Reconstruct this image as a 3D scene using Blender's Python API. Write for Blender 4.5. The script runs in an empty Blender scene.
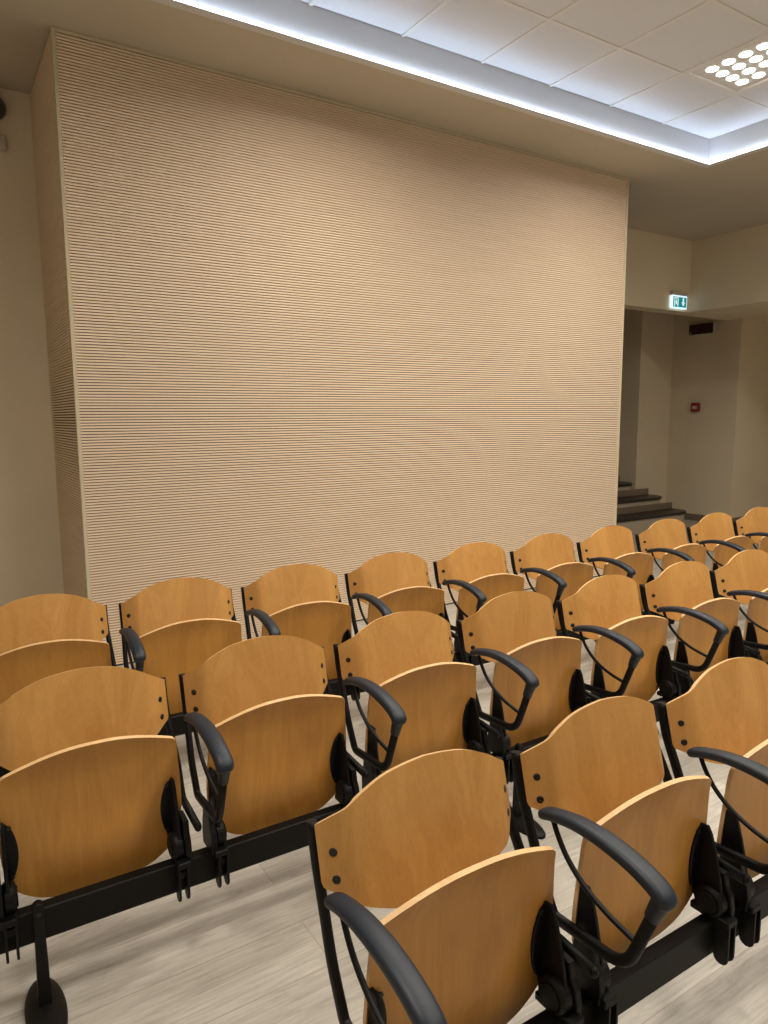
import bpy, math, random
from mathutils import Vector, Matrix

# ------------------------------------------------------------------ camera, world, lights
scn = bpy.context.scene
COL = scn.collection
random.seed(4)
H = 1.4604                                  # camera height
F_PX, YAW, PITCH, ROLL = 708.4, 0.56766, 0.13450, -0.00700

def camera_axes():
    cy, sy = math.cos(YAW), math.sin(YAW)
    fw = Vector((sy*math.cos(PITCH), cy*math.cos(PITCH), -math.sin(PITCH)))
    r = Vector((cy, -sy, 0)); u = r.cross(fw)
    c, s = math.cos(ROLL), math.sin(ROLL)
    return c*r + s*u, c*u - s*r, fw
r_, u_, f_ = camera_axes()
cd = bpy.data.cameras.new('camera'); cam = bpy.data.objects.new('camera', cd); COL.objects.link(cam)
cam.matrix_world = Matrix(((r_.x, u_.x, -f_.x, 0), (r_.y, u_.y, -f_.y, 0), (r_.z, u_.z, -f_.z, H), (0, 0, 0, 1)))
cd.sensor_fit = 'HORIZONTAL'; cd.sensor_width = 36; cd.lens = F_PX*36/768; cd.clip_start = .02
scn.camera = cam

vs = scn.view_settings
vs.view_transform = 'Standard'; vs.look = 'None'; vs.gamma = 1; vs.use_curve_mapping = False
vs.exposure = 0.0
scn.cycles.use_denoising = True
scn.cycles.max_bounces = 10; scn.cycles.diffuse_bounces = 6

w = bpy.data.worlds.new('world'); scn.world = w; w.use_nodes = True
w.node_tree.nodes['Background'].inputs[0].default_value = (1, .93, .82, 1)
w.node_tree.nodes['Background'].inputs[1].default_value = 0.0

ZC, ZT = 3.4724, 3.671                        # plaster ceiling, tile ceiling inside the recess
RX0, RX1, RY0, RY1 = -1.10, 5.553, -4.1, 3.731
LIGHT_COL = (1.0, .92, .80)
LAMP_W = 38.0
SPREAD = 155
COVE_E = 40.0
LENS_E = 9.0
FIX = [(x, y) for y in (2.846, 1.031, -.784) for x in (4.650, 2.230)] + [(-.190, 1.031)]
for i, (x, y) in enumerate(FIX):
    ld = bpy.data.lights.new('ceiling_lamp', 'AREA'); ld.shape = 'RECTANGLE'; ld.size = ld.size_y = .5; ld.spread = math.radians(SPREAD)
    ld.energy = LAMP_W; ld.color = LIGHT_COL
    lo = bpy.data.objects.new('ceiling_lamp', ld); COL.objects.link(lo); lo.location = (x, y, ZT - .003)

# added lamp, out of frame under the plain ceiling, brightening the right-hand walls
ld = bpy.data.lights.new('added_fill_lamp', 'AREA'); ld.shape = 'DISK'; ld.size = .25
ld.energy = 30.0; ld.color = LIGHT_COL
lo = bpy.data.objects.new('added_fill_lamp', ld); COL.objects.link(lo); lo.location = (6.6, 1.9, ZC - .004)

# ------------------------------------------------------------------ materials
def nmat(name, base=(.8, .8, .8), rough=.5, spec=.5, metal=0.0, emis=None, estr=0.0):
    m = bpy.data.materials.new(name); m.use_nodes = True
    b = m.node_tree.nodes['Principled BSDF']
    b.inputs['Base Color'].default_value = (*base, 1); b.inputs['Roughness'].default_value = rough
    b.inputs['Specular IOR Level'].default_value = spec; b.inputs['Metallic'].default_value = metal
    if emis:
        b.inputs['Emission Color'].default_value = (*emis, 1); b.inputs['Emission Strength'].default_value = estr
    return m, m.node_tree, b

def node(t, kind, **kw):
    n = t.nodes.new(kind)
    for k, v in kw.items(): setattr(n, k, v)
    return n

def ramp(t, fac, stops):
    n = node(t, 'ShaderNodeValToRGB'); e = n.color_ramp.elements
    while len(e) < len(stops): e.new(.5)
    for el, (p, c) in zip(e, stops): el.position = p; el.color = (*c, 1)
    t.links.new(fac, n.inputs[0]); return n

def mixc(t, a, b, fac, mode='MIX'):
    n = node(t, 'ShaderNodeMix', data_type='RGBA', blend_type=mode)
    for sock, v in ((n.inputs[0], fac), (n.inputs[6], a), (n.inputs[7], b)):
        if hasattr(v, 'is_linked'): t.links.new(v, sock)
        elif isinstance(v, (int, float)): sock.default_value = v
        else: sock.default_value = (*v, 1)
    return n.outputs[2]

def plaster(name, c, var=.05, rough=.85):
    m, t, b = nmat(name, c, rough, .25)
    tc = node(t, 'ShaderNodeTexCoord')
    n = node(t, 'ShaderNodeTexNoise'); n.inputs['Scale'].default_value = 1.3; n.inputs['Detail'].default_value = 5
    t.links.new(tc.outputs['Object'], n.inputs['Vector'])
    rp = ramp(t, n.outputs[0], [(.3, tuple(x*(1-var) for x in c)), (.7, tuple(min(1, x*(1+var)) for x in c))])
    t.links.new(rp.outputs[0], b.inputs['Base Color'])
    n2 = node(t, 'ShaderNodeTexNoise'); n2.inputs['Scale'].default_value = 220
    t.links.new(tc.outputs['Object'], n2.inputs['Vector'])
    bp = node(t, 'ShaderNodeBump'); bp.inputs['Strength'].default_value = .06; bp.inputs['Distance'].default_value = .002
    t.links.new(n2.outputs[0], bp.inputs['Height']); t.links.new(bp.outputs[0], b.inputs['Normal'])
    return m

def wood(name, lo, hi, rough=.36, axis_scale=(9, 9, 1.1), var=.16, spec=.45):
    """plywood veneer: long soft figure along Z, different on every object"""
    m, t, b = nmat(name, hi, rough, spec)
    tc = node(t, 'ShaderNodeTexCoord'); oi = node(t, 'ShaderNodeObjectInfo')
    mul = node(t, 'ShaderNodeMath', operation='MULTIPLY'); mul.inputs[1].default_value = 37.0
    t.links.new(oi.outputs['Random'], mul.inputs[0])
    add = node(t, 'ShaderNodeVectorMath', operation='ADD')
    t.links.new(tc.outputs['Object'], add.inputs[0]); t.links.new(mul.outputs[0], add.inputs[1])
    mp = node(t, 'ShaderNodeMapping'); mp.inputs['Scale'].default_value = axis_scale
    t.links.new(add.outputs[0], mp.inputs[0])
    n1 = node(t, 'ShaderNodeTexNoise'); n1.inputs['Scale'].default_value = 1.0; n1.inputs['Detail'].default_value = 2; n1.inputs['Distortion'].default_value = .6
    t.links.new(mp.outputs[0], n1.inputs['Vector'])
    # growth-ring figure
    rg = node(t, 'ShaderNodeMath', operation='MULTIPLY'); rg.inputs[1].default_value = 46.0
    t.links.new(n1.outputs[0], rg.inputs[0])
    sn = node(t, 'ShaderNodeMath', operation='SINE'); t.links.new(rg.outputs[0], sn.inputs[0])
    mp2 = node(t, 'ShaderNodeMapping'); mp2.inputs['Scale'].default_value = (260, 260, 7)
    t.links.new(add.outputs[0], mp2.inputs[0])
    n2 = node(t, 'ShaderNodeTexNoise'); n2.inputs['Scale'].default_value = 1.0; n2.inputs['Detail'].default_value = 3
    t.links.new(mp2.outputs[0], n2.inputs['Vector'])
    a1 = node(t, 'ShaderNodeMath', operation='MULTIPLY_ADD'); a1.inputs[1].default_value = .052; a1.inputs[2].default_value = .0
    t.links.new(sn.outputs[0], a1.inputs[0])
    a2 = node(t, 'ShaderNodeMath', operation='MULTIPLY_ADD'); a2.inputs[1].default_value = .40
    t.links.new(n2.outputs[0], a2.inputs[0]); t.links.new(a1.outputs[0], a2.inputs[2])
    a3 = node(t, 'ShaderNodeMath', operation='MULTIPLY_ADD'); a3.inputs[1].default_value = .60
    t.links.new(n1.outputs[0], a3.inputs[0]); t.links.new(a2.outputs[0], a3.inputs[2])
    rp = ramp(t, a3.outputs[0], [(.30, lo), (.75, hi)])
    # whole-board tone
    hv = node(t, 'ShaderNodeMapRange'); hv.inputs[3].default_value = 1-var*.5; hv.inputs[4].default_value = 1+var*.5
    t.links.new(oi.outputs['Random'], hv.inputs[0])
    sc = node(t, 'ShaderNodeVectorMath', operation='SCALE')
    t.links.new(rp.outputs[0], sc.inputs[0]); t.links.new(hv.outputs[0], sc.inputs['Scale'])
    t.links.new(sc.outputs[0], b.inputs['Base Color'])
    return m

M = {}
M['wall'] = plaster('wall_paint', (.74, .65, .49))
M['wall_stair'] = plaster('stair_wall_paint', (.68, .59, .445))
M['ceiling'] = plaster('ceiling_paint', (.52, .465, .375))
M['white_paint'] = plaster('white_paint', (.62, .62, .62), .02)
M['tile'] = plaster('mineral_tile', (.69, .71, .74), .03)
M['grid'] = nmat('tee_bar', (.72, .71, .69), .5)[0]
M['black'] = nmat('black_powder_coat', (.004, .004, .0043), .5, .22)[0]
M['black_metal'] = nmat('black_beam_paint', (.0045, .0042, .0038), .5, .20)[0]
M['plastic'] = nmat('black_plastic', (.004, .004, .0045), .48, .22)[0]
M['pad'] = nmat('armrest_polyurethane', (.011, .017, .027), .48, .40)[0]
M['screw'] = nmat('black_screw', (.03, .03, .03), .3, .5, .6)[0]
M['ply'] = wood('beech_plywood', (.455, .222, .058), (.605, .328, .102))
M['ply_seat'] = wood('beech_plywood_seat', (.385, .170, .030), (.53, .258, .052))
M['ply_edge'] = wood('plywood_edge', (.55, .33, .14), (.72, .48, .24), .5)
M['trim'] = plaster('cream_trim', (.60, .52, .37), .03, .6)
M['backing'] = nmat('groove_backing', (.030, .019, .012), .9, .1)[0]
M['stone_dark'] = plaster('dark_stone_tread', (.030, .026, .024), .3, .35)
M['stone'] = plaster('brown_stone', (.20, .155, .115), .12, .45)
M['riser'] = plaster('riser_stone', (.42, .37, .28), .05, .6)
M['led'] = nmat('led_strip', (.9, .9, .9), .5, .2, 0, (.66, .79, 1.0), COVE_E)[0]
M['lens'] = nmat('led_lens', (.9, .9, .9), .3, .3, 0, (1.0, .955, .86), LENS_E)[0]
M['fixture'] = nmat('fixture_white', (.70, .69, .67), .35)[0]
M['sign_white'] = nmat('sign_diffuser', (.9, .9, .9), .4, .3, 0, (.62, .86, 1.0), 1.05)[0]
M['sign_picto'] = nmat('sign_pictogram', (.8, .9, .9), .4, .3, 0, (.75, .92, 1.0), .75)[0]
M['sign_green'] = nmat('sign_green', (.0, .16, .15), .4, .3, 0, (.0, .20, .20), 1.0)[0]
M['sign_house'] = nmat('sign_housing', (.55, .52, .48), .5)[0]
M['maroon'] = nmat('maroon_panel', (.040, .006, .008), .25, .5)[0]
M['red'] = nmat('red_plastic', (.25, .012, .010), .35, .5)[0]
M['pale'] = nmat('pale_plastic', (.50, .46, .42), .5)[0]
M['dark_grey'] = nmat('dark_grey_plastic', (.07, .072, .072), .5)[0]

def slat_material():
    m, t, b = nmat('slat_veneer', (.6, .45, .3), .55, .3)
    tc = node(t, 'ShaderNodeTexCoord')
    mp = node(t, 'ShaderNodeMapping'); mp.inputs['Scale'].default_value = (2.2, 2.2, 75)
    t.links.new(tc.outputs['Object'], mp.inputs[0])
    n = node(t, 'ShaderNodeTexNoise'); n.inputs['Scale'].default_value = 1; n.inputs['Detail'].default_value = 3
    t.links.new(mp.outputs[0], n.inputs['Vector'])
    rp = ramp(t, n.outputs[0], [(.25, (.75, .59, .43)), (.75, (.84, .685, .515))])
    t.links.new(rp.outputs[0], b.inputs['Base Color'])
    return m
M['slat'] = slat_material()

def floor_material():
    m, t, b = nmat('oak_laminate', (.5, .46, .4), .42, .4)
    tc = node(t, 'ShaderNodeTexCoord')
    br = node(t, 'ShaderNodeTexBrick'); br.offset = .37; br.offset_frequency = 2; br.squash = 1
    br.inputs['Scale'].default_value = 1; br.inputs['Brick Width'].default_value = 1.28; br.inputs['Row Height'].default_value = .192
    br.inputs['Mortar Size'].default_value = .0012; br.inputs['Mortar Smooth'].default_value = .2; br.inputs['Bias'].default_value = 0
    br.inputs['Color1'].default_value = (0, 0, 0, 1); br.inputs['Color2'].default_value = (1, 1, 1, 1); br.inputs['Mortar'].default_value = (.5, .5, .5, 1)
    t.links.new(tc.outputs['Object'], br.inputs['Vector'])
    # shift the grain from plank to plank
    sc = node(t, 'ShaderNodeVectorMath', operation='SCALE'); sc.inputs['Scale'].default_value = 9.0
    t.links.new(br.outputs['Color'], sc.inputs[0])
    ad = node(t, 'ShaderNodeVectorMath', operation='ADD')
    t.links.new(tc.outputs['Object'], ad.inputs[0]); t.links.new(sc.outputs[0], ad.inputs[1])
    mp = node(t, 'ShaderNodeMapping'); mp.inputs['Scale'].default_value = (2.6, 15, 1)
    t.links.new(ad.outputs[0], mp.inputs[0])
    n1 = node(t, 'ShaderNodeTexNoise'); n1.inputs['Scale'].default_value = 1.5; n1.inputs['Detail'].default_value = 12; n1.inputs['Distortion'].default_value = 1.6
    n1.inputs['Roughness'].default_value = .72
    t.links.new(mp.outputs[0], n1.inputs['Vector'])
    mp2 = node(t, 'ShaderNodeMapping'); mp2.inputs['Scale'].default_value = (5, 120, 1)
    t.links.new(ad.outputs[0], mp2.inputs[0])
    n2 = node(t, 'ShaderNodeTexNoise'); n2.inputs['Scale'].default_value = 1; n2.inputs['Detail'].default_value = 3
    t.links.new(mp2.outputs[0], n2.inputs['Vector'])
    r1 = ramp(t, n1.outputs[0], [(.28, (.32, .297, .258)), (.45, (.425, .403, .358)), (.64, (.50, .480, .436))])
    r2 = ramp(t, n2.outputs[0], [(.3, (.84, .83, .82)), (.7, (1.07, 1.07, 1.07))])
    c = mixc(t, r1.outputs[0], r2.outputs[0], 1.0, 'MULTIPLY')
    r3 = ramp(t, br.outputs['Color'], [(0, (.90, .89, .88)), (1, (1.06, 1.06, 1.06))])
    c = mixc(t, c, r3.outputs[0], 1.0, 'MULTIPLY')
    c = mixc(t, c, (.27, .235, .19), br.outputs['Fac'])
    t.links.new(c, b.inputs['Base Color'])
    rr = ramp(t, n1.outputs[0], [(.3, (.5, .5, .5)), (.7, (.38, .38, .38))])
    t.links.new(rr.outputs[0], b.inputs['Roughness'])
    return m
M['floor'] = floor_material()

# ------------------------------------------------------------------ mesh building
class MB:
    def __init__(s): s.v, s.f, s.mi, s.sm = [], [], [], []
    def face(s, idx, mi=0, smooth=False): s.f.append(tuple(idx)); s.mi.append(mi); s.sm.append(smooth)
    def box(s, x0, x1, y0, y1, z0, z1, mi=0):
        b = len(s.v)
        s.v += [(x, y, z) for z in (z0, z1) for y in (y0, y1) for x in (x0, x1)]
        for q in ((0, 2, 3, 1), (4, 5, 7, 6), (0, 1, 5, 4), (2, 6, 7, 3), (0, 4, 6, 2), (1, 3, 7, 5)):
            s.face([b+i for i in q], mi)
    def bbox(s, x0, x1, y0, y1, z0, z1, r, mi=0):
        """box with all edges chamfered by r"""
        b = len(s.v); idx = {}
        X, Y, Z = (x0, x1), (y0, y1), (z0, z1)
        for i in (0, 1):
            for j in (0, 1):
                for k in (0, 1):
                    sx, sy, sz = (1 if i == 0 else -1), (1 if j == 0 else -1), (1 if k == 0 else -1)
                    for a in range(3):
                        p = [X[i]+sx*r, Y[j]+sy*r, Z[k]+sz*r]
                        p[a] = (X[i], Y[j], Z[k])[a]
                        idx[i, j, k, a] = len(s.v); s.v.append(tuple(p))
        def q(l): s.face([idx[t] for t in l], mi)
        for i in (0, 1): q([(i, 0, 0, 0), (i, 1, 0, 0), (i, 1, 1, 0), (i, 0, 1, 0)])
        for j in (0, 1): q([(0, j, 0, 1), (1, j, 0, 1), (1, j, 1, 1), (0, j, 1, 1)])
        for k in (0, 1): q([(0, 0, k, 2), (1, 0, k, 2), (1, 1, k, 2), (0, 1, k, 2)])
        for i in (0, 1):
            for j in (0, 1): q([(i, j, 0, 0), (i, j, 1, 0), (i, j, 1, 1), (i, j, 0, 1)])
        for i in (0, 1):
            for k in (0, 1): q([(i, 0, k, 0), (i, 1, k, 0), (i, 1, k, 2), (i, 0, k, 2)])
        for j in (0, 1):
            for k in (0, 1): q([(0, j, k, 1), (1, j, k, 1), (1, j, k, 2), (0, j, k, 2)])
        for i in (0, 1):
            for j in (0, 1):
                for k in (0, 1): q([(i, j, k, 0), (i, j, k, 1), (i, j, k, 2)])
    def rings(s, rings, mi=0, smooth=True, cap=True):
        """skin a list of equal-length closed rings"""
        b = len(s.v); n = len(rings[0])
        for r in rings: s.v += [tuple(p) for p in r]
        for k in range(len(rings)-1):
            for i in range(n):
                j = (i+1) % n
                s.face((b+k*n+i, b+k*n+j, b+(k+1)*n+j, b+(k+1)*n+i), mi, smooth)
        if cap:
            s.face([b+i for i in range(n)][::-1], mi); s.face([b+(len(rings)-1)*n+i for i in range(n)], mi)
    def prism(s, poly, a0, a1, axis='x', mi=0, cham=0.0):
        """closed 2-D polygon pushed along an axis; polygon is (y,z) for x, (x,z) for y, (x,y) for z"""
        def P(p, a): return {'x': (a, p[0], p[1]), 'y': (p[0], a, p[1]), 'z': (p[0], p[1], a)}[axis]
        if cham:
            cx = sum(p[0] for p in poly)/len(poly); cy = sum(p[1] for p in poly)/len(poly)
            def shrink(p):
                d = math.hypot(p[0]-cx, p[1]-cy) or 1
                k = max(0, 1-cham/d); return (cx+(p[0]-cx)*k, cy+(p[1]-cy)*k)
            sg = 1 if a1 > a0 else -1
            small = [shrink(p) for p in poly]
            s.rings([[P(p, a0) for p in small], [P(p, a0+sg*cham) for p in poly], [P(p, a1-sg*cham) for p in poly], [P(p, a1) for p in small]], mi, False)
        else:
            s.rings([[P(p, a0) for p in poly], [P(p, a1) for p in poly]], mi, False)
    def build(s, name, mats, parent=None):
        me = bpy.data.meshes.new(name); me.from_pydata(s.v, [], s.f)
        for m in (mats if isinstance(mats, (list, tuple)) else [mats]): me.materials.append(m)
        for p, mi, sm in zip(me.polygons, s.mi, s.sm): p.material_index = mi; p.use_smooth = sm
        import bmesh
        bm = bmesh.new(); bm.from_mesh(me); bmesh.ops.recalc_face_normals(bm, faces=bm.faces); bm.to_mesh(me); bm.free()
        o = bpy.data.objects.new(name, me); COL.objects.link(o)
        if parent: o.parent = parent
        return o

def smooth_path(pts, n=6):
    """Catmull-Rom through the points"""
    P = [Vector(p) for p in pts]; P = [2*P[0]-P[1]] + P + [2*P[-1]-P[-2]]
    out = []
    for i in range(1, len(P)-2):
        for k in range(n):
            t = k/n; a, b, c, d = P[i-1:i+3]
            out.append(.5*((2*b) + (c-a)*t + (2*a-5*b+4*c-d)*t*t + (3*b-a-3*c+d)*t**3))
    out.append(P[-2]); return out

def round_corners(pts, rad, n=5):
    P = [Vector(p) for p in pts]; out = [P[0]]
    for i in range(1, len(P)-1):
        a, b, c = P[i-1], P[i], P[i+1]
        r = min(rad, (a-b).length*.48, (c-b).length*.48)
        p0 = b+(a-b).normalized()*r; p1 = b+(c-b).normalized()*r
        for k in range(n+1):
            t = k/n; out.append((1-t)**2*p0+2*t*(1-t)*b+t*t*p1)
    out.append(P[-1]); return out

def tube(mb, pts, ru, rn, n=12, mi=0, power=2.0, round_end=0.0, scale=None):
    """sweep an ellipse in the plane x = const: ru along x, rn across"""
    P = [Vector(p) for p in pts]; rings = []
    m = len(P)
    for i, p in enumerate(P):
        t = (P[min(i+1, m-1)]-P[max(i-1, 0)]).normalized()
        X = Vector((1, 0, 0)); N = t.cross(X)
        N = N.normalized() if N.length > 1e-6 else Vector((0, 0, 1))
        X = N.cross(t).normalized()
        k = scale[i] if scale else 1.0
        ring = []
        for j in range(n):
            a = 2*math.pi*j/n; c, s_ = math.cos(a), math.sin(a)
            e = 2/power
            ring.append(p + X*ru*k*math.copysign(abs(c)**e, c) + N*rn*k*math.copysign(abs(s_)**e, s_))
        rings.append(ring)
    mb.rings(rings, mi)

def cyl(mb, c, axis, r, h, n=20, mi=0, cham=.0):
    """cylinder from c along axis by h (h may be negative)"""
    poly = [(r*math.cos(2*math.pi*i/n), r*math.sin(2*math.pi*i/n)) for i in range(n)]
    if axis == 'x': mb.prism([(c[1]+p[0], c[2]+p[1]) for p in poly], c[0], c[0]+h, 'x', mi, cham)
    if axis == 'y': mb.prism([(c[0]+p[0], c[2]+p[1]) for p in poly], c[1], c[1]+h, 'y', mi, cham)
    if axis == 'z': mb.prism([(c[0]+p[0], c[1]+p[1]) for p in poly], c[2], c[2]+h, 'z', mi, cham)

def interp(xs, ys):
    """smooth monotone-ish (cubic Hermite) interpolation"""
    n = len(xs); m = [0.0]*n
    for i in range(n):
        if i == 0: m[i] = (ys[1]-ys[0])/(xs[1]-xs[0])
        elif i == n-1: m[i] = (ys[-1]-ys[-2])/(xs[-1]-xs[-2])
        else:
            d0 = (ys[i]-ys[i-1])/(xs[i]-xs[i-1]); d1 = (ys[i+1]-ys[i])/(xs[i+1]-xs[i]); m[i] = (d0+d1)/2
    def f(x):
        x = max(xs[0], min(xs[-1], x))
        i = max(k for k in range(n-1) if xs[k] <= x)
        h = xs[i+1]-xs[i]; t = (x-xs[i])/h
        return ((1+2*t)*(1-t)**2*ys[i] + t*(1-t)**2*h*m[i] + t*t*(3-2*t)*ys[i+1] + t*t*(t-1)*h*m[i+1])
    return f

def tag(o, label=None, cat=None, group=None, kind=None):
    if label: o['label'] = label
    if cat: o['category'] = cat
    if group: o['group'] = group
    if kind: o['kind'] = kind
    return o
def empty(name, loc=(0, 0, 0), rz=0.0):
    o = bpy.data.objects.new(name, None); COL.objects.link(o); o.location = loc; o.rotation_euler = (0, 0, rz)
    o.empty_display_size = .1; return o
def struct(name, mb, m):
    return tag(mb.build(name, m), kind='structure')
def kids(o): return [c for c in bpy.data.objects if c.parent == o]
def copy_tree(o, parent=None):
    c = o.copy(); COL.objects.link(c)
    if parent: c.parent = parent
    for ch in list(o.children): copy_tree(ch, c)
    return c

# ------------------------------------------------------------------ the room
XL, XR, YN, YF = -2.3, 10.6, -4.8, 7.7       # outer extents
PX0, PX1, PY = .697, 5.241, 4.265            # slatted box: left, right, front
WLY = 5.185                                  # wall left of the box
HY, HZ = 5.352, 2.660                         # header wall over the stair opening, soffit height
BX = 7.735                                   # edge of the low soffit on the right
SX, SY = 8.841, 6.340                         # stair wall, pilaster face

b = MB(); b.box(XL-.2, XR+.2, YN-.2, YF+.2, -.12, 0); struct('floor', b, M['floor'])
b = MB()
T = .03
b.box(XL, RX0-T, YN, YF, ZC, ZC+.04); b.box(RX1+T, XR, YN, YF, ZC, ZC+.04)
b.box(RX0-T, RX1+T, RY1+T, YF, ZC, ZC+.04); b.box(RX0-T, RX1+T, YN, RY0-T, ZC, ZC+.04)
struct('ceiling', b, M['ceiling'])
# recess: white upstand with a small ledge that carries the LED strip
b = MB(); zt = ZT+.05; z0 = ZC-.001
b.box(RX0-T, RX0, RY0-T, RY1+T, z0, zt); b.box(RX1, RX1+T, RY0-T, RY1+T, z0, zt)
b.box(RX0, RX1, RY0-T, RY0, z0, zt); b.box(RX0, RX1, RY1, RY1+T, z0, zt)
e = .024; zl0, zl1 = ZC-.001, ZC+.005                    # small lip under the LED tape
b.box(RX0, RX0+e, RY0, RY1, zl0, zl1); b.box(RX1-e, RX1, RY0, RY1, zl0, zl1)
b.box(RX0+e, RX1-e, RY0, RY0+e, zl0, zl1); b.box(RX0+e, RX1-e, RY1-e, RY1, zl0, zl1)
struct('trim_1', b, M['white_paint'])
b = MB(); q0, q1 = .015, .022; zl0, zl1 = ZC+.0052, ZC+.0066
b.box(RX0+q0, RX0+q1, RY0+.03, RY1-.03, zl0, zl1); b.box(RX1-q1, RX1-q0, RY0+.03, RY1-.03, zl0, zl1)
b.box(RX0+q0, RX1-q0, RY0+q0, RY0+q1, zl0, zl1); b.box(RX0+q0, RX1-q0, RY1-q1, RY1-q0, zl0, zl1)
tag(b.build('led_strip', M['led']), 'thin glowing cool white light strip along the lower rim of the ceiling recess', 'light strip')
# tiles on a tee grid (0.6 m)
b = MB(); GX, GY, GP = 4.953, 3.149, .605
xs = [RX0] + [GX+GP*i for i in range(-20, 5) if RX0+.02 < GX+GP*i < RX1-.02] + [RX1]
ys = [RY0] + [GY+GP*i for i in range(-20, 5) if RY0+.02 < GY+GP*i < RY1-.02] + [RY1]
def has_fixture(x, y): return abs(x-4.65) < .2 and abs(y-2.846) < .2
for i in range(len(xs)-1):
    for j in range(len(ys)-1):
        if has_fixture((xs[i]+xs[i+1])/2, (ys[j]+ys[j+1])/2): continue
        b.box(xs[i]+.008, xs[i+1]-.008, ys[j]+.008, ys[j+1]-.008, ZT+.006, ZT+.018, 0)
for x in xs[1:-1]: b.box(x-.012, x+.012, RY0, RY1, ZT+.001, ZT+.022, 1)
for y in ys[1:-1]:
    for i in range(len(xs)-1): b.box(xs[i]+.012, xs[i+1]-.012, y-.012, y+.012, ZT+.001, ZT+.022, 1)
b.box(RX0, RX1, RY0, RY1, ZT+.03, ZT+.04, 0)
struct('ceiling_tiles', b, [M['tile'], M['grid']])

b = MB(); b.box(XL, PX0+.3, WLY, WLY+.15, 0, ZC); struct('wall_back', b, M['wall'])
b = MB(); b.box(XL-.15, XL, YN, WLY+.15, 0, ZC+.3); struct('wall_left', b, M['wall'])
b = MB(); b.box(XL, XR, YN-.15, YN, 0, ZC+.3); struct('wall_near', b, M['wall'])
b = MB(); b.box(XR, XR+.15, YN, HY+.2, 0, ZC); struct('wall_right', b, M['wall'])
b = MB(); b.box(PX1-.1, BX, HY, HY+.2, HZ, ZC); b.box(BX, XR, YN, HY+.2, HZ, ZC)     # header and dropped soffit
struct('wall_header', b, M['wall'])
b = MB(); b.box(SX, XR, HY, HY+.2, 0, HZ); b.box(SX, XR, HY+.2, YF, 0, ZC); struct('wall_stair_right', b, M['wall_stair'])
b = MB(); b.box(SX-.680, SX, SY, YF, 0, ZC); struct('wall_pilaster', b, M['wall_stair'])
b = MB(); b.box(PX1-.4, SX, YF, YF+.15, 0, ZC); b.box(PX1-.4, PX1-.02, HY+.2, YF, 0, ZC); struct('wall_stair_back', b, M['wall_stair'])
b = MB(); b.box(PX0+.03, PX1-.03, PY+.03, HY+.3, 0, ZC); struct('wall_panel_core', b, M['backing'])
# baseboards
b = MB(); b.box(XL, PX0-.03, WLY-.012, WLY, 0, .08); struct('baseboard_back', b, M['stone'])
b = MB(); b.box(SX-.012, SX, HY-.012, SY, 0, .09); b.box(SX, XR, HY-.012, HY, 0, .09); struct('baseboard_right', b, M['stone'])

# slatted acoustic cladding
PITCH_S, SLAT = .016, .0110
pan = tag(empty('acoustic_panel', ((PX0+PX1)/2, PY+.015, 0)), 'large boxed-out wall panel clad in fine horizontal pale wood slats', 'wall panel')
ox, oy = (PX0+PX1)/2, PY+.015
TW = .020
b = MB(); z = .012
while z+SLAT < ZC-.022:
    b.box(PX0+TW-ox, PX1-.022-ox, PY-oy, PY+.013-oy, z, z+SLAT, 0); z += PITCH_S
b.box(PX0+TW-ox, PX1-.022-ox, PY+.013-oy, PY+.029-oy, 0, ZC-.002, 1)
tag(b.build('front_slats', [M['slat'], M['backing']], pan))
b = MB(); z = .012
while z+SLAT < ZC-.004:
    b.box(PX0-ox, PX0+.013-ox, PY+TW-oy, WLY-.002-oy, z, z+SLAT-.0015, 0); z += PITCH_S
b.box(PX0+.013-ox, PX0+.029-ox, PY+TW-oy, WLY-.002-oy, 0, ZC-.002, 1)
b.build('side_slats', [M['slat'], M['backing']], pan)
b = MB(); b.bbox(PX0-.002-ox, PX0+TW-.001-ox, PY-.003-oy, PY+TW-.001-oy, 0, ZC-.001, .002); b.build('corner_trim', M['trim'], pan)
b = MB(); b.bbox(PX1-.0215-ox, PX1-ox, PY-.003-oy, PY+.029-oy, 0, ZC-.001, .002); b.build('corner_trim', M['trim'], pan)
b = MB(); b.bbox(PX0+TW-ox, PX1-.022-ox, PY-.003-oy, PY+.013-oy, ZC-.020, ZC-.001, .002); b.build('top_trim', M['trim'], pan)

# stairs behind the opening
def stair(n, z, yf, yb, xe):
    o = tag(empty('stair_step', (6.8, yf, 0)), ['lowest stair step with dark stone tread behind the slatted panel',
        'second stair step with dark stone tread, above the lowest', 'third visible stair step, darkest and highest, beside the slatted panel'][n], 'stair step', 'stair steps behind the panel')
    X0 = PX1+.02
    def outline(grow):
        r = .20; pts = [(X0, yf-grow), (xe-r, yf-grow)]
        for k in range(1, 9):
            a = -math.pi/2 + k*math.pi/2/8
            pts.append((xe-r+(r+grow)*math.cos(a), yf+r+(r+grow)*math.sin(a)))
        pts += [(xe+grow, yb), (X0, yb)]
        return [(x-6.8, y-yf) for x, y in pts]
    m = MB(); m.prism(outline(0), 0.0 if n == 0 else 0.0, z-.03, 'z'); m.build('riser', M['riser'], o)
    m = MB(); m.prism(outline(.02), z-.03, z, 'z', 0, .004); m.build('tread', M['stone_dark'], o)
    m = MB(); m.bbox(X0-6.8, xe-6.8+.01, yb-yf-.014, yb-yf, z, z+.085, .002); m.build('skirting', M['stone'], o)
stair(0, .190, 5.66, 5.965, 8.44)
stair(1, .360, 5.970, 6.280, 8.34)
stair(2, .530, 6.285, 6.60, 8.13)

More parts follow.
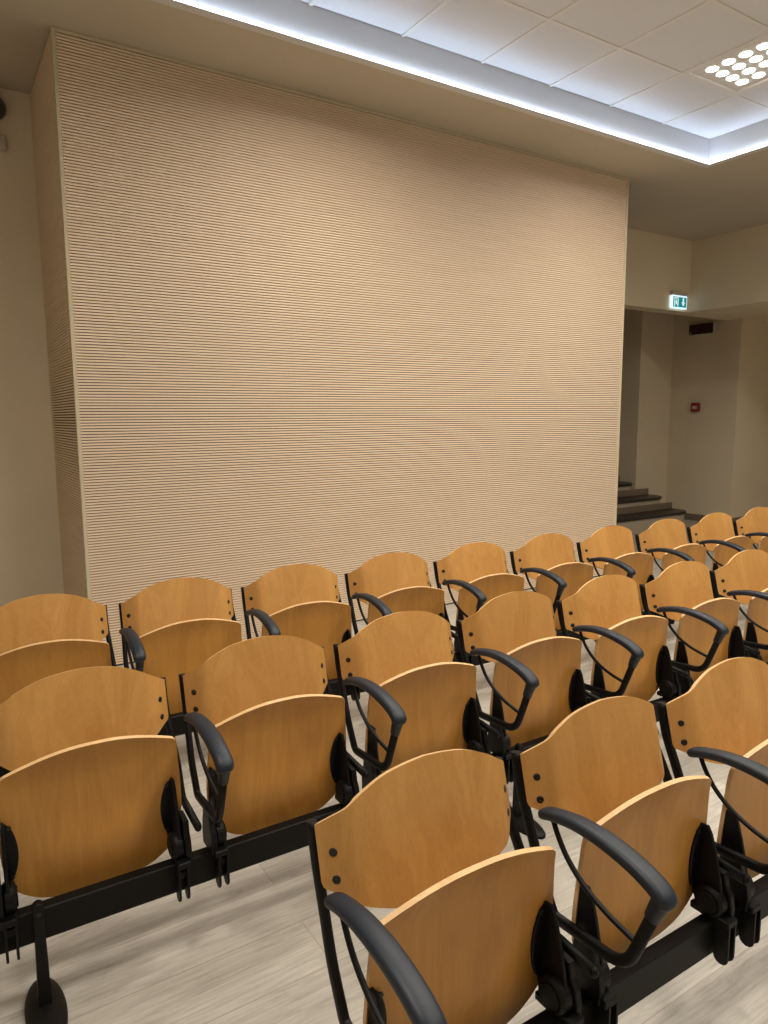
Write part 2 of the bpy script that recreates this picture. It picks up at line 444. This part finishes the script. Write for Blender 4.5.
# ------------------------------------------------------------------ things on walls and ceiling
# square LED fixture of 4 x 4 lenses
fx = tag(empty('ceiling_light', (4.6505, 2.8465, ZT)), 'square recessed ceiling light with a grid of small glowing lenses', 'ceiling light')
b = MB()
b.box(-.288, .288, -.288, .288, .012, .028)
for s_ in (-1, 1):
    b.bbox(-.292, .292, s_*.292-(.024 if s_ > 0 else 0), s_*.292+(0 if s_ > 0 else .024), .0, .028, .003)
    b.bbox(s_*.292-(.024 if s_ > 0 else 0), s_*.292+(0 if s_ > 0 else .024), -.268, .268, .0, .028, .003)
b.build('frame', M['fixture'], fx)
for i in range(4):
    for j in range(4):
        m = MB(); cx, cy = (-.1695+.113*i), (-.1695+.113*j)
        cyl(m, (cx, cy, .0118), 'z', .037, -.0035, 24, 0, .001); m.build('lens', M['lens'], fx)

# emergency exit sign on the header
ex = tag(empty('exit_sign', (7.497, HY, 2.680)), 'lit green and white emergency exit sign with a downward arrow', 'exit sign')
b = MB(); b.bbox(-.160, .160, -.050, -.001, .160, .205, .006); b.build('housing', M['sign_house'], ex)
b = MB(); b.bbox(-.156, .156, -.040, -.012, .0, .162, .004); b.build('light_panel', M['sign_white'], ex)
b = MB(); b.box(-.138, .138, -.0425, -.040, .018, .142); gp = b.build('green_face', M['sign_green'], ex)
b = MB()
yq0, yq1 = -.0445, -.0425
def plate(poly): b.prism(poly, yq0, yq1, 'y')
# doorway with a running figure
plate([(-.118, .026), (-.104, .026), (-.104, .122), (-.046, .122), (-.046, .026), (-.032, .026), (-.032, .134), (-.118, .134)])
cyl(b, (-.072, yq0, .104), 'y', .0085, .002, 12)
plate([(-.084, .092), (-.062, .094), (-.058, .066), (-.050, .046), (-.058, .040), (-.070, .062), (-.082, .046), (-.092, .046), (-.080, .068)])
plate([(-.084, .092), (-.098, .074), (-.092, .070), (-.078, .086)])
b.build('figure_symbol', M['sign_picto'], ex)
b = MB()
# arrow pointing down
plate([(.056, .132), (.084, .132), (.084, .078), (.106, .078), (.070, .030), (.034, .078), (.056, .078)])
b.build('arrow_symbol', M['sign_picto'], ex)

ex.scale = (.89, 1, .92)

# dark red sign and red call point on the stair wall
rs_ = tag(empty('warning_panel', (SX, 5.880, 2.510)), 'unlit dark maroon warning panel high on the stair wall', 'warning panel')
b = MB(); b.bbox(-.055, -.001, -.182, .182, 0, .145, .008); b.build('housing', M['pale'], rs_)
b = MB(); b.bbox(-.064, -.053, -.170, .178, .006, .139, .004); b.build('front_plate', M['maroon'], rs_)
b = MB(); cyl(b, (-.064, .150, .026), 'x', .010, -.006, 14); b.build('buzzer', M['pale'], rs_)
cp = tag(empty('fire_alarm_call_point', (SX, 5.925, 1.490)), 'small red fire alarm call point on the stair wall', 'fire alarm')
b = MB(); b.bbox(-.050, -.001, -.060, .060, 0, .120, .008); b.build('housing', M['red'], cp)
b = MB(); b.bbox(-.054, -.048, -.034, .034, .036, .078, .002); b.build('press_plate', M['pale'], cp)

# dark rounded device and pale box at the far left of the wall
dv = tag(empty('wall_speaker', (.452, WLY, 3.345)), 'dark rounded speaker high on the wall at left edge', 'speaker')
b = MB(); rs = []
for k in range(9):
    a = k/8*math.pi/2; rr = max(math.cos(a), .03)
    rs.append([(.105*rr*math.cos(q*math.pi/14), -.02-.10*math.sin(a), .085*rr*math.sin(q*math.pi/14)) for q in range(28)])
b.rings(rs); b.build('grille', M['dark_grey'], dv)
b = MB(); cyl(b, (0, -.022, 0), 'y', .07, .021, 24); b.build('mount', M['dark_grey'], dv)
jb = tag(empty('junction_box', (.467, WLY, 3.102)), 'small pale box on the wall beneath the dark rounded speaker', 'junction box')
b = MB(); b.bbox(-.075, .075, -.045, -.001, 0, .085, .006); b.build('housing', M['pale'], jb)
b = MB(); b.bbox(-.068, .068, -.049, -.044, .008, .077, .002); b.build('lid', M['pale'], jb)

# ------------------------------------------------------------------ the tip-up chair
# local axes: x along the row, -y towards the sitter's front (v = -y), z up; origin on the floor under the back
def prof(u):
    a = abs(u)
    if a < .165: return .0325-.10*u*u
    e = .0325-.10*.165*.165; d = .030
    if a < .165+d:
        t = (a-.165)/d; return e-(.033*t+(.88-.033)*t*t/2)*d
    return e-(.033+(.88-.033)/2)*d-.88*(a-.165-d)
def back_v(u, z): return prof(u)+(.656-z)*.25
bt = interp([0, .05, .10, .14, .165, .180, .195, .233], [.788, .784, .775, .760, .748, .738, .728, .701])
bb = interp([0, .06, .10, .14, .18, .215, .233], [.528, .530, .536, .549, .566, .584, .592])
UB = .233
def sheet(nu, nt, pos, nrm_thick):
    """two-sided curved board: pos(s,t,side) gives the point; returns MB with edge faces on slot 1"""
    m = MB(); F = {}; B = {}
    for i in range(nu+1):
        for j in range(nt+1):
            s, t = -1+2*i/nu, j/nt
            F[i, j] = len(m.v); m.v.append(pos(s, t, 0)); B[i, j] = len(m.v); m.v.append(pos(s, t, 1))
    for i in range(nu):
        for j in range(nt):
            m.face((F[i, j], F[i+1, j], F[i+1, j+1], F[i, j+1]), 0, True)
            m.face((B[i, j], B[i, j+1], B[i+1, j+1], B[i+1, j]), 0, True)
    # separate edge vertices so the rim shades crisply
    loop = [(i, 0) for i in range(nu)] + [(nu, j) for j in range(nt)] + [(i, nt) for i in range(nu, 0, -1)] + [(0, j) for j in range(nt, 0, -1)]
    e0 = len(m.v)
    for k in loop: m.v.append(m.v[F[k]]); m.v.append(m.v[B[k]])
    n = len(loop)
    for k in range(n):
        j = (k+1) % n; m.face((e0+2*k, e0+2*j, e0+2*j+1, e0+2*k+1), 1, True)
    return m
TH = .0105
def back_pos(s, t, side):
    u = s*UB; a = abs(u); z = bb(a)+t*(bt(a)-bb(a))
    # round the outer corners a little
    d = 1e-3
    vu = (back_v(u+d, z)-back_v(u-d, z))/(2*d); L_ = math.sqrt(1+vu*vu+.25**2)
    v = back_v(u, z)
    if side: u, v, z = u+TH*vu/L_, v-TH/L_, z-TH*.25/L_
    return (u, -v, z)
hw = interp([0, .05, .12, .25, .40, .60, .80, .93, .975, 1.0], [.176, .194, .207, .218, .2225, .2205, .216, .2135, .2115, .203])
szt = interp([0, .05, .10, .15, .19, .2035], [.642, .640, .632, .619, .606, .601])
szb = interp([0, .05, .10, .14, .17], [.231, .232, .239, .252, .271])
def seat_v(u, z):
    v = .128+(z-.26)*.072
    if z > .55: v += ((z-.55)/.09)**2*.014
    v += .013*math.exp(-((u/.135)**4+((z-.350)/.075)**2))
    if z < .33: v += (.33-z)*.05
    return v
def seat_pos(s, t, side):
    h = hw(t); u = s*h; a = min(abs(s)*.2035, .2035)
    zt_, zb_ = szt(a), szb(min(abs(s)*.17, .17))
    z = zb_+t*(zt_-zb_)
    d = 1e-3
    vu = (seat_v(u+d, z)-seat_v(u-d, z))/(2*d); vz = (seat_v(u, z+d)-seat_v(u, z-d))/(2*d); L_ = math.sqrt(1+vu*vu+vz*vz)
    v = seat_v(u, z)
    if side: u, v, z = u+TH*vu/L_, v-TH/L_, z+TH*vz/L_
    return (u, -v, z)

def add_bevel(o, w=.0022, seg=2):
    pass

def make_chair():
    root = empty('auditorium_chair')
    bk = sheet(60, 18, back_pos, TH).build('backrest', [M['ply'], M['ply_edge']], root)
    for s_ in (-1, 1):
        for zb_ in (.656, .608):
            u = s_*.2105; v = back_v(u, zb_); m = MB()
            # domed bolt head lying on the sloping wing
            nx, ny, nz = Vector((s_*.88, -1, .25)).normalized()
            N = Vector((nx, ny, nz)); A = N.cross(Vector((0, 0, 1))).normalized(); Bv = N.cross(A)
            c = Vector((u, -v, zb_)); rs = []
            for (rr, hh) in ((.0082, -.001), (.0082, .0006), (.0064, .0018), (.0024, .0020), (.0019, .0010)):
                rs.append([c+A*rr*math.cos(q*math.pi/8)+Bv*rr*math.sin(q*math.pi/8)+N*hh for q in range(16)])
            m.rings(rs); m.build('bolt', M['screw'], bk)
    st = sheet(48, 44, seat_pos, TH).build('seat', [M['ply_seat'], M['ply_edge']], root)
    for s_ in (-1, 1):
        m = MB(); fs = -.014 if s_ > 0 else -.004
        # flange lying on the underside of the seat, rounded at both ends
        pl = []
        for k in range(13):
            t = k/12; pl.append((.2135-.004-.031*math.sin(math.pi*t)**.55, .484-.176*t))
        pl += [(.2135, .312), (.2135, .400), (.2135, .480)]
        rings = []
        for dv_ in (.0, .0045, .0062):
            k = 1.0 if dv_ < .005 else .9
            rings.append([(fs+s_*(.205+(p[0]-.205)*k), -(seat_v(p[0]+s_*fs, p[1])+dv_), p[1]) for p in pl])
        m.rings(rings, 0, False)
        # upright fin running down to the pivot
        uf = .2105+s_*fs
        fin = [(-(seat_v(uf, z)-.001), z) for z in (.300, .350, .400, .445, .485)]
        fin += [(-.164, .487), (-.174, .470), (-.187, .430), (-.202, .370), (-.210, .325), (-.207, .300), (-.192, .278), (-.168, .272), (-.148, .280)]
        m.prism(fin, fs+s_*.2065, fs+s_*.2145, 'x', 0, .0015)
        for zz in (.468, .334): cyl(m, (fs+s_*.195, -(seat_v(.195, zz)+.006), zz), 'y', .0052, -.003, 10, 1)
        m.build('seat_bracket', [M['plastic'], M['screw']], st)
    UF = .2385
    for s_ in (-1, 1):
        m = MB(); x = s_*UF
        top = smooth_path([(s_*.2305, .046, .701), (s_*.2305, .026, .622), (s_*.234, -.006, .555), (s_*.239, -.046, .475), (x, -.078, .410)], 5)
        if s_ < 0: rest = round_corners([(x, -.078, .410), (x, -.092, .384), (x, -.283, .398), (x, -.352, .580)], .045, 6)
        else: rest = round_corners([(x, -.078, .410), (x, -.092, .384), (x, -.236, .374)], .04, 6)
        rp = top[:-1] + rest
        tube(m, rp, .0092, .0125, 14, 0, 2.6)
        # lug that carries the wing of the backrest
        lug = [(s_*.198, .596), (s_*.226, .600), (s_*.226, .698), (s_*.198, .690)]
        rings = []
        for off in (.0150, .0200):
            rings.append([(p[0], -(back_v(p[0], p[1])-off), p[1]) for p in lug])
        m.rings(rings, 0, False)
        if s_ > 0:
            # rounded end of the stub
            e = rp[-1]
            rs = [[e+Vector((.0098*c*math.cos(q*math.pi/6), -.012*sn, .0128*c*math.sin(q*math.pi/6))) for q in range(12)]
                  for c, sn in ((1, 0), (.9, .45), (.6, .8), (.1, 1))]
            m.rings(rs)
        m.build('side_frame', M['black'], root)
        # hinge body on the beam
        m = MB(); hs = -.010
        body = [(-.142, .268), (-.138, .310), (-.142, .335), (-.150, .360), (-.152, .386), (-.204, .382), (-.210, .352), (-.222, .330), (-.227, .300), (-.224, .268)]
        m.prism(body, hs+s_*.2165, hs+s_*.2325, 'x', 0, .002)
        cyl(m, (hs+s_*.2175, -.182, .308), 'x', .038, -s_*.031, 28, 0, .006)
        cyl(m, (hs+s_*.1870, -.182, .308), 'x', .025, -s_*.004, 24, 0, .0015)
        m.bbox(hs+min(s_*.190, s_*.228), hs+max(s_*.190, s_*.228), -.238, -.136, .2655, .284, .003)
        m.build('hinge', M['plastic'], root)
        # clamp: two rounded plates hugging the front of the beam
        m = MB()
        for du in (-.0115, .0115):
            pl = [(-.2025, .270), (-.2025, .186)]
            for k in range(7):
                a = math.pi*k/6; pl.append((-.2210+.0185*math.cos(a), .188-.0175*math.sin(a)))
            pl += [(-.2395, .270)]
            m.prism(pl, hs+s_*.2050+du-.003, hs+s_*.2050+du+.003, 'x', 0, .0008)
        m.bbox(hs+s_*.2050-.0115, hs+s_*.2050+.0115, -.226, -.2025, .235, .255, .002)
        m.build('clamp', M['plastic'], root)
    # armrest pad: arched, bulbous at the front where it meets the post
    ax = -UF-.004
    ctr = smooth_path([(ax, -.052, .604), (ax, -.085, .618), (ax, -.150, .632), (ax, -.220, .634), (ax, -.285, .6255), (ax, -.332, .612), (ax, -.360, .597), (ax, -.372, .577)], 6)
    m = MB(); n = len(ctr); rings = []
    for i, p in enumerate(ctr):
        t = i/(n-1); tg = (ctr[min(i+1, n-1)]-ctr[max(i-1, 0)]).normalized()
        X = Vector((1, 0, 0)); N = X.cross(tg).normalized(); N = -N if N.z < 0 else N
        k = 1.0
        if t < .10: k = .55+.45*math.sqrt(1-(1-t/.10)**2)
        if t > .88: k = .42+.58*math.sqrt(max(0, 1-((t-.88)/.12)**2))
        wv = (.0185+.0045*min(1, t/.45))*k; hv = (.0120+.0035*min(1, max(0, t-.2)/.7))*k
        ring = []
        for j in range(18):
            a = 2*math.pi*j/18; c, s2 = math.cos(a), math.sin(a); e = 2/2.7
            ring.append(p+X*wv*math.copysign(abs(c)**e, c)+N*hv*math.copysign(abs(s2)**e, s2))
        rings.append(ring)
    m.rings(rings); arm = m.build('armrest', M['pad'], root)
    m = MB(); tube(m, [(ax+.003, -.336, .538), (ax+.003, -.345, .562), (ax+.002, -.355, .584), (ax+.001, -.362, .598)], .0150, .0180, 16, 0, 2.2, 0, [.86, .93, 1.05, 1.1]); m.build('post_collar', M['pad'], arm)
    m = MB(); sx = -UF+.002
    tube(m, smooth_path([(sx, -.078, .606), (sx, -.096, .572), (sx, -.125, .535), (sx, -.170, .502), (sx, -.230, .478), (sx, -.306, .462)], 5), .0058, .0058, 10)
    m.build('armrest_strut', M['black'], root)
    return root

ORD = ['first', 'second', 'third', 'fourth', 'fifth', 'sixth', 'seventh', 'eighth', 'ninth', 'tenth']
K = .52/.55
ANG = -0.0157
# row: x0, y0, turn, bow, stretch, number of chairs, phrase
ROWS = {'A': (0.3365, 3.1161, -0.0135, -0.0012, 0.0099, 10, 'back row nearest the slatted panel', 'back'),
        'B': (0.3086, 2.1091, 0.0019, -0.0005, -0.0019, 7, 'middle row', 'middle'),
        'C': (0.8293, 1.1388, 0.0117, -0.0005, -0.0081, 3, 'front row', 'front')}
def seat_place(row, k):
    x0, y0, da, cq, sq = ROWS[row][:5]; a = ANG+da
    d = Vector((math.cos(a), math.sin(a), 0)); n = Vector((math.sin(a), -math.cos(a), 0))
    p = Vector((x0, y0, 0))*K + d*(k*.52*(1+sq)) + n*(K*cq*(k-4)**2)
    return p, a - 2*cq*K*(k-4)/.52
proto = make_chair(); used = False
SIDE = {('B', 0): ', at the left edge'}
for row in 'ABC':
    cnt, phrase, short = ROWS[row][5:8]
    for k in range(cnt):
        p, a = seat_place(row, k)
        o = proto if not used else copy_tree(proto); used = True
        o.location = p; o.rotation_euler = (0, 0, a)
        tag(o, 'folded wooden tip-up chair, %s from left in the %s' % (ORD[k], phrase), 'chair', 'tip-up chairs in the %s row' % short)

# beams with their legs
def beam(row, leg_us):
    cnt = ROWS[row][5]
    p0, a0 = seat_place(row, 0); p1, a1 = seat_place(row, cnt-1)
    dirv = p1-p0; a = math.atan2(dirv.y, dirv.x); L_ = dirv.length
    o = empty('seating_beam', p0, a)
    tag(o, 'black steel floor-standing beam carrying the chairs of the %s row' % ROWS[row][7], 'seat beam', 'beams under the chair rows')
    m = MB(); m.bbox(-.330, L_+.330, -.200, -.165, .180, .2645, .003); m.build('beam_tube', M['black_metal'], o)
    for s_ in (-1, 1):
        m = MB(); x = -.330 if s_ < 0 else L_+.330
        m.bbox(min(x, x+s_*.006), max(x, x+s_*.006), -.202, -.163, .178, .2665, .002); m.build('end_cap', M['plastic'], o)
    for u in leg_us:
        m = MB()
        pl = [(u-.0125, .170), (u+.0125, .170), (u+.0125, .282)]
        for k in range(1, 8):
            t = math.pi*k/8; pl.append((u+.0125*math.cos(t), .282+.0125*math.sin(t)))
        pl.append((u-.0125, .282))
        m.prism(pl, -.224, -.2015, 'y', 0, .002)
        # fluted lower leg, two ribs and a web
        for e in (-1, 1):
            m.rings([[(u+e*.0055+q[0]*.0070, -.213+q[1]*.011, .185) for q in ((-1, -1), (1, -1), (1, 1), (-1, 1))],
                     [(u+e*.0075+q[0]*.0075, -.213+q[1]*.015, .018) for q in ((-1, -1), (1, -1), (1, 1), (-1, 1))]], 0, False)
        m.box(u-.004, u+.004, -.206, -.200, .02, .185)
        leg = m.build('leg', M['black'], o)
        cyl_ = MB(); cyl(cyl_, (u, -.224, .268), 'y', .0055, -.003, 12); cyl_.build('bolt', M['screw'], leg)
        m = MB(); rs = []
        for (k, z) in ((1, 0), (1, .006), (.93, .012), (.72, .018), (.40, .024), (.15, .026)):
            rs.append([(u+.047*k*math.cos(q*math.pi/18), -.222+.124*k*math.sin(q*math.pi/18), z) for q in range(36)])
        m.rings(rs); m.build('foot', M['plastic'], leg)
    return o
beam('A', [-.15+.52*k for k in (0, 3, 6, 9)])
beam('B', [-.155+.52*k for k in (0, 3, 6)])
beam('C', [-.155])
